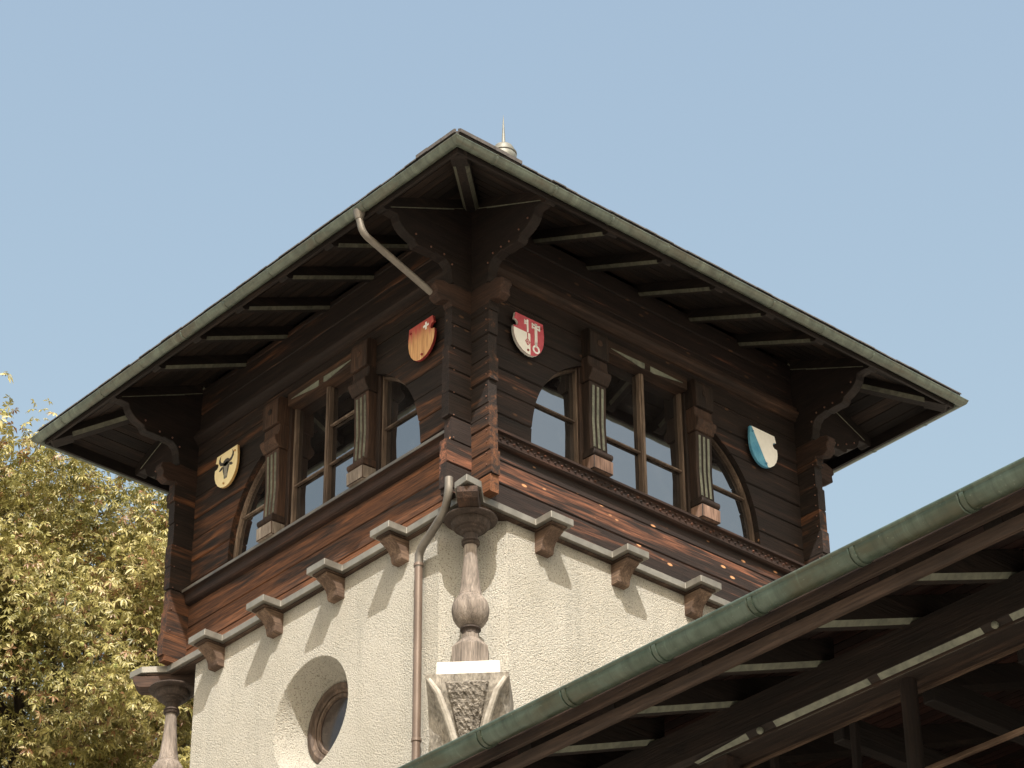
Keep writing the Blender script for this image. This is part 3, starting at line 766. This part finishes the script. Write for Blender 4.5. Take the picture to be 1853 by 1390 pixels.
def shield(name, k, s, z, notch, paint, edge, label, layers, boltm, tilt=0):
    mt_ = face(k) @ Matrix.Translation((s, 0, z)) @ Matrix.Rotation(R(tilt), 4, 'Y')
    e = bpy.data.objects.new(name, None); col.objects.link(e); e.empty_display_size = .1; put(e, None, mt_ @ Matrix.Translation((0, -.02, -.18)))
    tag(e, label, 'wall shield', 'heraldic shields on the log walls')
    pl = shield_outline(notch)
    b = MB(); b.prism(pl, SOZ, .038, .066, mi=1, capmi=0)
    bd = b.build('board', [paint, edge], e, bev=.0025, mat=mt_)
    b = MB()
    for a, c in ((-.13, .135), (.125, .135) if notch < 0 else (.11, .15), (.03, -.135)):
        b.tube([(a, 0, c), (a, -.036, c)], .012, 8)
    b.build('spacer', 'beam_z', e, mat=mt_)
    for nm, mat_, polys in layers:
        b = MB()
        for j, q in enumerate(polys):
            q = q if isinstance(q, dict) else {'p': q}
            b.prism(q['p'], SOZ, .0662, q.get('h', .069))
        b.build(nm, mat_, e, mat=mt_)
    for a, c in ((.13*notch*-1, .125), (.02*notch, -.150)):
        b = MB(); b.prism([(a+.011*math.cos(t*math.pi/4), c+.011*math.sin(t*math.pi/4)) for t in range(8)], SOZ, .064, .079)
        b.build('bolt', boltm, e, bev=.003, mat=mt_)
    return e
rect = lambda x0, x1, y0, y1: [(x0, y0), (x1, y0), (x1, y1), (x0, y1)]
circ = lambda x, y, r, n=16: [(x+r*math.cos(2*math.pi*i/n), y+r*math.sin(2*math.pi*i/n)) for i in range(n)]
cx, cy = .068, .112
cross = [(cx+a, cy+c) for a, c in [(-.010, .036), (.010, .036), (.010, .010), (.036, .010), (.036, -.010), (.010, -.010), (.010, -.036), (-.010, -.036), (-.010, -.010), (-.036, -.010), (-.036, .010), (-.010, .010)]]
shield('wall_shield', 1, W-.57, 1.76, 1, 'worn_red', 'red', 'worn red shield with a small white cross, faded to bare wood', [('cross', 'white', [cross])], 'red')
# bull's head
head = [(-.045, .055), (-.05, .03), (-.048, -.005), (-.030, -.06), (-.022, -.105), (.022, -.105), (.030, -.06), (.048, -.005), (.05, .03), (.045, .055), (.0, .068)]
hair = [(-.052, .05), (-.04, .085), (-.015, .098), (.015, .098), (.04, .085), (.052, .05), (.03, .032), (.0, .022), (-.03, .032)]
horn = lambda s: [(s*.040, .072), (s*.075, .085), (s*.092, .115), (s*.090, .150), (s*.083, .162), (s*.110, .125), (s*.110, .090), (s*.085, .055), (s*.050, .045)]
ear = lambda s: [(s*.052, .04), (s*.085, .028), (s*.105, .005), (s*.08, .0), (s*.055, .012)]
stripe = lambda s: [(s*.030, .03), (s*.047, .02), (s*.045, -.01), (s*.027, -.062), (s*.020, -.06), (s*.026, -.01)]
bull_black = [hair, horn(-1), horn(1), ear(-1), ear(1), {'p': stripe(-1), 'h': .0705}, {'p': stripe(1), 'h': .0705}, {'p': circ(-.013, -.092, .006, 8), 'h': .0705}, {'p': circ(.013, -.092, .006, 8), 'h': .0705}]
sh_bull = shield('wall_shield', 1, W-3.30, 1.745, -1, 'yellow', 'yellow_edge', 'pale yellow shield with a dark bull\'s head at the left end', [('bull_head', 'greyp', [head]), ('bull_mark', 'black', bull_black)], 'yellow_edge')
# keys
po = shield_outline(-1)
wq = clip(clip(po, 1, 0, .008), 0, 1, .022)
k1 = [rect(-.030, -.014, .028, .150), rect(-.056, -.030, .128, .136), rect(-.056, -.030, .100, .108), rect(-.058, -.050, .096, .118), rect(-.058, -.050, .122, .142), rect(-.044, -.038, .108, .128)]
def ringp(x, y, r0, r1, n=14):
    return [[(x+r*math.cos(2*math.pi*(i+o_)/n), y+r*math.sin(2*math.pi*(i+o_)/n)) for r, o_ in ((r0, 0), (r1, 0), (r1, 1), (r0, 1))] for i in range(n)]
k2 = [rect(.058, .068, -.055, .140), rect(.074, .084, -.055, .140), rect(.058, .084, .128, .146), rect(.060, .082, -.075, -.04)]
k2 += [rect(.034, .058, .122, .134), rect(.034, .058, .092, .104), rect(.026, .038, .088, .112), rect(.026, .038, .116, .140), rect(.084, .108, .122, .134), rect(.084, .108, .092, .104), rect(.104, .116, .088, .112), rect(.104, .116, .116, .140)]
k2 += ringp(.071, -.108, .024, .040)
k3 = [rect(-.026, -.018, -.03, .022)]
dmd = [(-.022, -.03), (.006, -.068), (-.022, -.106), (-.050, -.068)]
for i in range(4):
    a, c = dmd[i], dmd[(i+1) % 4]; ctr = (-.022, -.068); inn = lambda q: (ctr[0]+(q[0]-ctr[0])*.76, ctr[1]+(q[1]-ctr[1])*.76)
    k3.append([a, c, inn(c), inn(a)])
k3 += [[(-.044, -.071), (-.044, -.065), (0, -.065), (0, -.071)], [(-.025, -.098), (-.019, -.098), (-.019, -.038), (-.025, -.038)]]
k3 = [{'p': q, 'h': .0715} for q in k3]
shield('wall_shield', 0, .575, 1.76, -1, 'red_b', 'cream', 'red and white shield with two upright keys', [('white_quarter', 'cream', [wq]), ('keys', 'white', [{'p': q, 'h': .072} for q in k1+k2]), ('red_key', 'red_b', k3)], 'red')
pz = shield_outline(1)
wz = clip(pz, -.89, -.46, .04)
shield('wall_shield', 0, 3.345, 1.750, 1, 'blue', 'blue', 'blue and white shield split by a diagonal at the right end', [('white_half', 'cream', [wz])], 'blue')

# ================================================================== PAVILION IN FRONT
XG = -4.9786; pav = empty('timber_pavilion', (XG+3, -9, GZ), 'open dark timber pavilion roof with green copper gutter in the foreground', 'pavilion')
Y0, Y1 = -15.5, -4.3
UZ = lambda u, z, y: (XG+u, y, z)
RZ = lambda u: -5.635+.36*(u-.2)
gc, gz, gr = .054, -5.542, .052
pg = [(gc+gr*math.cos(math.radians(a)), gz+gr*math.sin(math.radians(a))) for a in range(180, 361, 10)]
bead = [(gc-gr+.009*math.cos(math.radians(a)), gz+.010+.009*math.sin(math.radians(a))) for a in range(20, 250, 30)]
pin = [(gc+(gr-.004)*math.cos(math.radians(a)), gz+(gr-.004)*math.sin(math.radians(a))) for a in range(360, 179, -10)]
b = MB(); b.prism(pg+pin+bead, UZ, Y0, Y1, smooth=True)
gu = b.build('gutter', 'copper_f', pav)
jb = MB(); pj = [(gc+(gr+.005)*math.cos(math.radians(a)), gz+(gr+.005)*math.sin(math.radians(a))) for a in range(174, 361, 10)]
pi_ = [(gc+(gr-.001)*math.cos(math.radians(a)), gz+(gr-.001)*math.sin(math.radians(a))) for a in range(360, 173, -10)]
jb.prism(pj+pi_, lambda u, z, d: (XG+u, d, z), -.010, .010); jb.prism(pj+pi_, lambda u, z, d: (XG+u, d, z), .018, .024)
jt = None
for i in range(19):
    y = -8.63-.552*5+i*.552 if False else -8.63+(-9+i)*.5475
    m_ = Matrix.Translation((0, y, 0))
    if jt is None: jt = jb.build('gutter_joint', 'copper_f', gu, mat=m_)
    else: dup(jt, gu, m_)
b = MB(); b.box(XG+.118, XG+.142, Y0, Y1, -5.618, -5.50); b.build('fascia', 'fascia', pav, bev=.003)
b = MB(); b.prism([(.155, -5.634), (.155, -5.676), (.163, -5.688), (.182, -5.688), (.192, -5.668), (.196, -5.634)], UZ, Y0, Y1); b.build('eaves_batten', 'fascia', pav, bev=.002)
# roof covering
b = MB(); b.prism([(.115, -5.480), (.13, -5.466), (6.2, -5.50+6.18*.36), (6.2, -5.43+6.18*.36), (.115, -5.462)], UZ, Y0, Y1); b.build('roof', 'roof', pav)
# soffit boards (parallel to the gutter)
b = MB(); u = .145; rg = random.Random(9)
while u < 6.1:
    z = RZ(u)+.13
    b.prism([(u+.003, z), (u+.137, z+.14*.36), (u+.137, z+.015+.14*.36), (u+.003, z+.015)], UZ, Y0+.05, Y1-.05, r=rg.random()); u += .14
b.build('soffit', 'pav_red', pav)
# rafters (local: -y = outwards -> world -x)
b = MB()
RL = lambda e: RZ(-e)
rb = rafter_geo(-1.0, -.175, -.27, .085, .36, RL, .128, .024)
rm = Matrix.Rotation(R(-90), 4, 'Z')
rr = None
for i in range(20):
    y = -7.04-.527*7+i*.527+.0
    if y > Y1-.2: break
    m_ = Matrix.Translation((XG, y, 0)) @ rm
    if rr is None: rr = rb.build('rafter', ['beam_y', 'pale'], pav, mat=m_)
    else: dup(rr, pav, m_)
ib = rafter_geo(-6.0, -1.001, -1.003, .085, .36, RL, .128, .024); ir = None
for i in range(0, 20, 2):
    y = -7.04-.527*7+i*.527
    if y > Y1-.2: break
    m_ = Matrix.Translation((XG, y, 0)) @ rm
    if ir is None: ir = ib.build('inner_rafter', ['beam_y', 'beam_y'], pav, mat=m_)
    else: dup(ir, pav, m_)
# blocking + purlin with painted stopped chamfers
ZB = -5.565
b = MB()
b.prism([(.93, -5.37), (.93, ZB), (.948, ZB-.0), (1.04, ZB), (1.04, -5.30)], UZ, Y0, Y1)
b.prism([(.905, -5.375), (.905, -5.532), (.945, ZB-.002), (1.03, ZB-.002), (1.03, -5.33)], UZ, Y0+.01, Y1-.01)
def strip(y0, y1, taper=0):
    n0, n1 = (.9065, -5.5355), (.9415, ZB-.0005)
    if taper: V = [(n0[0], y0, n0[1]), (n1[0], y0, n1[1]), (n0[0]*.95+n1[0]*.05, y1, n0[1]*.1+n1[1]*.9), (n1[0], y1, n1[1])]
    else: V = [(n0[0], y0, n0[1]), (n1[0], y0, n1[1]), (n0[0], y1, n0[1]), (n1[0], y1, n1[1])]
    V = [(XG+u, y, z) for u, y, z in V]; V2 = [(x+.003, y, z+.003) for x, y, z in V]
    b.add(V+V2, [(0, 1, 3, 2), (4, 5, 7, 6), (0, 1, 5, 4), (2, 3, 7, 6), (0, 2, 6, 4), (1, 3, 7, 5)], None, 1)
strip(-6.62, -6.30, 1); strip(-7.335, -6.785); strip(-7.95, -7.39); strip(-8.68, -8.10); strip(-9.4, -8.75); strip(-10.1, -9.5); strip(-5.6, -5.1); strip(-5.0, -4.5)
for y in (-6.70, -8.02, -9.45, -5.68):
    b.ball((XG+.915, y, -5.547), .017, 10, mi=1)
b.build('purlin', ['pav_y', 'pale'], pav)
# head board and glazing bars behind
b = MB(); b.prism([(1.045, -5.45), (1.045, -5.548), (1.10, -5.552), (1.10, -5.566), (1.115, -5.566), (1.115, -5.40)], UZ, Y0, Y1); b.build('head_board', 'pav_y', pav, bev=.002)
b = MB(); b.box(XG+1.098, XG+1.118, Y0, Y1, -5.576, -5.567); b.build('lower_bead', 'console', pav)
b = MB(); b.box(-.016, .016, -.016, .016, GZ+5.6-12.1+12.1, -5.56); thin = b
po_ = None
for y in (-8.96, -8.49, -8.01, -7.05, -6.575, -6.10, -5.62, -5.14, -4.66, -9.44, -9.92):
    m_ = Matrix.Translation((XG+1.13, y, 0))
    if po_ is None: po_ = thin.build('thin_post', 'pav_z', pav, bev=.003, mat=m_)
    else: dup(po_, pav, m_)
b = MB(); b.tube([(0, 0, -5.56), (0, 0, GZ)], .036, 14); b.box(-.05, .05, -.05, .05, GZ, GZ+.3)
pb = b.build('main_post', 'pav_z', pav, mat=Matrix.Translation((XG+1.0, -7.475, 0)))
for y in (-10.2, -12.9, -4.75): dup(pb, pav, Matrix.Translation((XG+1.0, y, 0)))
b = MB(); b.box(XG+1.12, XG+1.145, Y0, -7.0, -5.925, -5.905); b.build('mid_rail', 'console', pav, bev=.002)
b = MB(); b.prism([(-6.47, -5.568), (-6.455, -5.64), (-6.40, -5.655), (-6.36, -5.70), (-6.20, -5.78), (-6.05, -5.95), (-6.0, -6.3), (-5.92, -6.3), (-5.92, -5.568)], lambda y, z, d: (XG+d, y, z), .94, 1.03)
b.build('knee_brace', 'pav_y', pav, bev=.004)
tie = None
for i in range(9):
    y = -7.475-.51*3+i*.51
    m_ = Matrix.Translation((XG+1.12, y, 0))
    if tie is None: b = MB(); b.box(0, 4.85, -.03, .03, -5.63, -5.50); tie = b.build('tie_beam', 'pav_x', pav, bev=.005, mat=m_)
    else: dup(tie, pav, m_)
b = MB(); b.box(XG+6.05, XG+6.15, Y0, Y1, GZ, RZ(6.05)+.185); b.build('back_wall', 'pav_red', pav)
b = MB(); y = Y1-.10
for i in range(26): b.box(XG+1.13+i*.19, XG+1.13+i*.19+.186, Y1-.12, Y1-.10, GZ, RZ(1.32+i*.19)+.185)
b.build('end_wall', 'pav_red', pav)
# lichen tuft on the rim
b = MB(); rg = random.Random(2)
for i in range(14): b.ball((XG-.004+rg.uniform(-.008, .006), -9.135+rg.uniform(-.02, .02), -5.53+rg.uniform(-.018, .014)), rg.uniform(.003, .006), 6)
b.build('lichen', 'pale_stone', gu)

# ================================================================== CHESTNUT TREE
def tree(center, rad, seed=3, nclump=700, nleaf=260):
    rg = np.random.default_rng(seed); C = np.array(center); base = np.array((center[0]+.4, center[1]+.3, GZ))
    root = empty('chestnut_tree', tuple(base), 'large yellowing chestnut tree behind the tower', 'tree')
    # limbs
    tb = MB(); rnd = random.Random(seed); tips = []
    fork = Vector(base)+Vector((0, 0, 6.2))
    tb.tube([Vector(base), Vector(base)+Vector((.05, .02, 2)), Vector(base)+Vector((-.05, .05, 4.2)), fork], [.55, .42, .36, .32], 14, mi=0)
    lim = []
    for i in range(13):
        a = 2*math.pi*i/13+rnd.uniform(-.2, .2); el = rnd.uniform(.35, 1.45)
        d = Vector((math.cos(a)*math.cos(el), math.sin(a)*math.cos(el), math.sin(el)))
        end = Vector(center)+Vector((d.x*rad*.85, d.y*rad*.85, (d.z-.35)*rad*.95))
        P = [fork]; n = 6
        for j in range(1, n+1):
            t = j/n; q = fork.lerp(end, t)+Vector((rnd.uniform(-1, 1), rnd.uniform(-1, 1), rnd.uniform(-.6, .9)))*.28*(1 if j < n else 0)+Vector((0, 0, math.sin(t*math.pi)*.5)); P.append(q)
        tb.tube(P, [.24*(1-j/(n+1))**1.1+.02 for j in range(n+1)], 8)
        lim.append(P)
        for m_ in range(7):
            j = rnd.randint(2, n-1); s = P[j]; dv = Vector((rnd.gauss(0, 1), rnd.gauss(0, 1), rnd.gauss(.3, .8))).normalized()
            L = rnd.uniform(1.0, 2.2); Q = [s, s+dv*L*.4+Vector((0, 0, .1)), s+dv*L*.75+Vector((rnd.uniform(-.15, .15),)*3), s+dv*L]
            tb.tube(Q, [.065, .045, .028, .012], 6); tips.append(Q[-1])
    tb.build('trunk', 'bark', root)
    # clump centres through the outer crown
    u = rg.normal(size=(nclump*3, 3)); u /= np.linalg.norm(u, axis=1)[:, None]
    rr_ = rad*(.45+.55*rg.random(nclump*3)**.55)
    bump_ = 1+.06*np.sin(u[:, 0]*5+1)*np.sin(u[:, 1]*6+2)+.09*np.sin(u[:, 2]*8+u[:, 0]*7)
    cc = C+u*(rr_*bump_)[:, None]*np.array((1, 1, 1.0))
    cc = cc[(cc[:, 2] > C[2]-rad*.95) & (cc[:, 2] < C[2]+rad*.86)][:nclump]
    cs_ = rg.uniform(.22, .52, len(cc))
    pos = np.repeat(cc, nleaf, 0)+np.clip(rg.normal(size=(len(cc)*nleaf, 3)), -1.7, 1.7)*np.repeat(cs_, nleaf)[:, None]*np.array((1, 1, .62))
    ctone = np.repeat(rg.normal(0, .10, len(cc)), nleaf)
    n = len(pos)
    # each palmate leaf: 6 drooping folded leaflets
    K = 6
    ax = rg.normal(size=(n, 3))*np.array((.55, .55, .3))+np.array((0, 0, .55)); 
    out_ = pos-C; out_ /= np.linalg.norm(out_, axis=1)[:, None]; ax += out_*.45
    ax /= np.linalg.norm(ax, axis=1)[:, None]
    t1 = np.cross(ax, rg.normal(size=(n, 3))); t1 /= np.linalg.norm(t1, axis=1)[:, None]; t2 = np.cross(ax, t1)
    size = rg.uniform(.045, .12, n)
    V = np.zeros((n, K, 6, 3), np.float32); ph = rg.random(n)*6.28
    for k in range(K):
        a = ph+(k-(K-1)/2)*(2*math.pi/ (K+1.3)); 
        d = t1*np.cos(a)[:, None]+t2*np.sin(a)[:, None]
        droop = rg.uniform(.25, .9, n)[:, None]
        d = d-ax*droop*.55; d /= np.linalg.norm(d, axis=1)[:, None]
        sd = np.cross(d, ax); sd /= np.linalg.norm(sd, axis=1)[:, None]; up = np.cross(sd, d)
        L = (size*rg.uniform(.75, 1.15, n))[:, None]; wd = L*.17; fold = wd*rg.uniform(.2, .9, n)[:, None]
        dn = np.array((0, 0, -1))*L*rg.uniform(.0, .35, n)[:, None]
        V[:, k, 0] = pos+d*L*.04
        V[:, k, 1] = pos+d*L*.55+sd*wd+up*fold+dn*.3
        V[:, k, 2] = pos+d*L*1.0+dn
        V[:, k, 3] = pos+d*L*.55-sd*wd+up*fold+dn*.3
        V[:, k, 4] = pos+d*L*.55+dn*.3
        V[:, k, 5] = V[:, k, 4]
    V = V[:, :, :5]
    nl = n*K; vv = V.reshape(-1, 3); idx = np.arange(nl)*5
    tri = np.stack([idx, idx+1, idx+4, idx+1, idx+2, idx+4, idx, idx+4, idx+3, idx+3, idx+4, idx+2], 1).reshape(-1, 3)
    me = bpy.data.meshes.new('crown'); me.vertices.add(len(vv)); me.vertices.foreach_set('co', vv.ravel())
    me.loops.add(tri.size); me.loops.foreach_set('vertex_index', tri.ravel().astype(np.int32))
    me.polygons.add(len(tri)); me.polygons.foreach_set('loop_start', (np.arange(len(tri))*3).astype(np.int32))
    me.update(calc_edges=True)
    at = me.attributes.new('rnd', 'FLOAT', 'FACE')
    tone = np.clip(.55+ctone+rg.normal(0, .17, n), 0, .93); tone[rg.random(n) < .08] = .97
    tone = np.clip(np.repeat(tone, K)+rg.normal(0, .05, nl), 0, 1)
    at.data.foreach_set('value', np.repeat(tone, 4).astype(np.float32))
    me.materials.append(MAT['leaf']); o = bpy.data.objects.new('crown', me); col.objects.link(o); put(o, root)
    # husks
    fb = MB(); sel = rg.choice(n, 1400, replace=False)
    for i in sel: fb.ball(tuple(pos[i]+np.array((0, 0, -.05))), .032, 6)
    f = fb.build('fruit', 'husk', root); f['kind'] = 'stuff'
tree((5.9, 15.9, 4.30), 5.3)
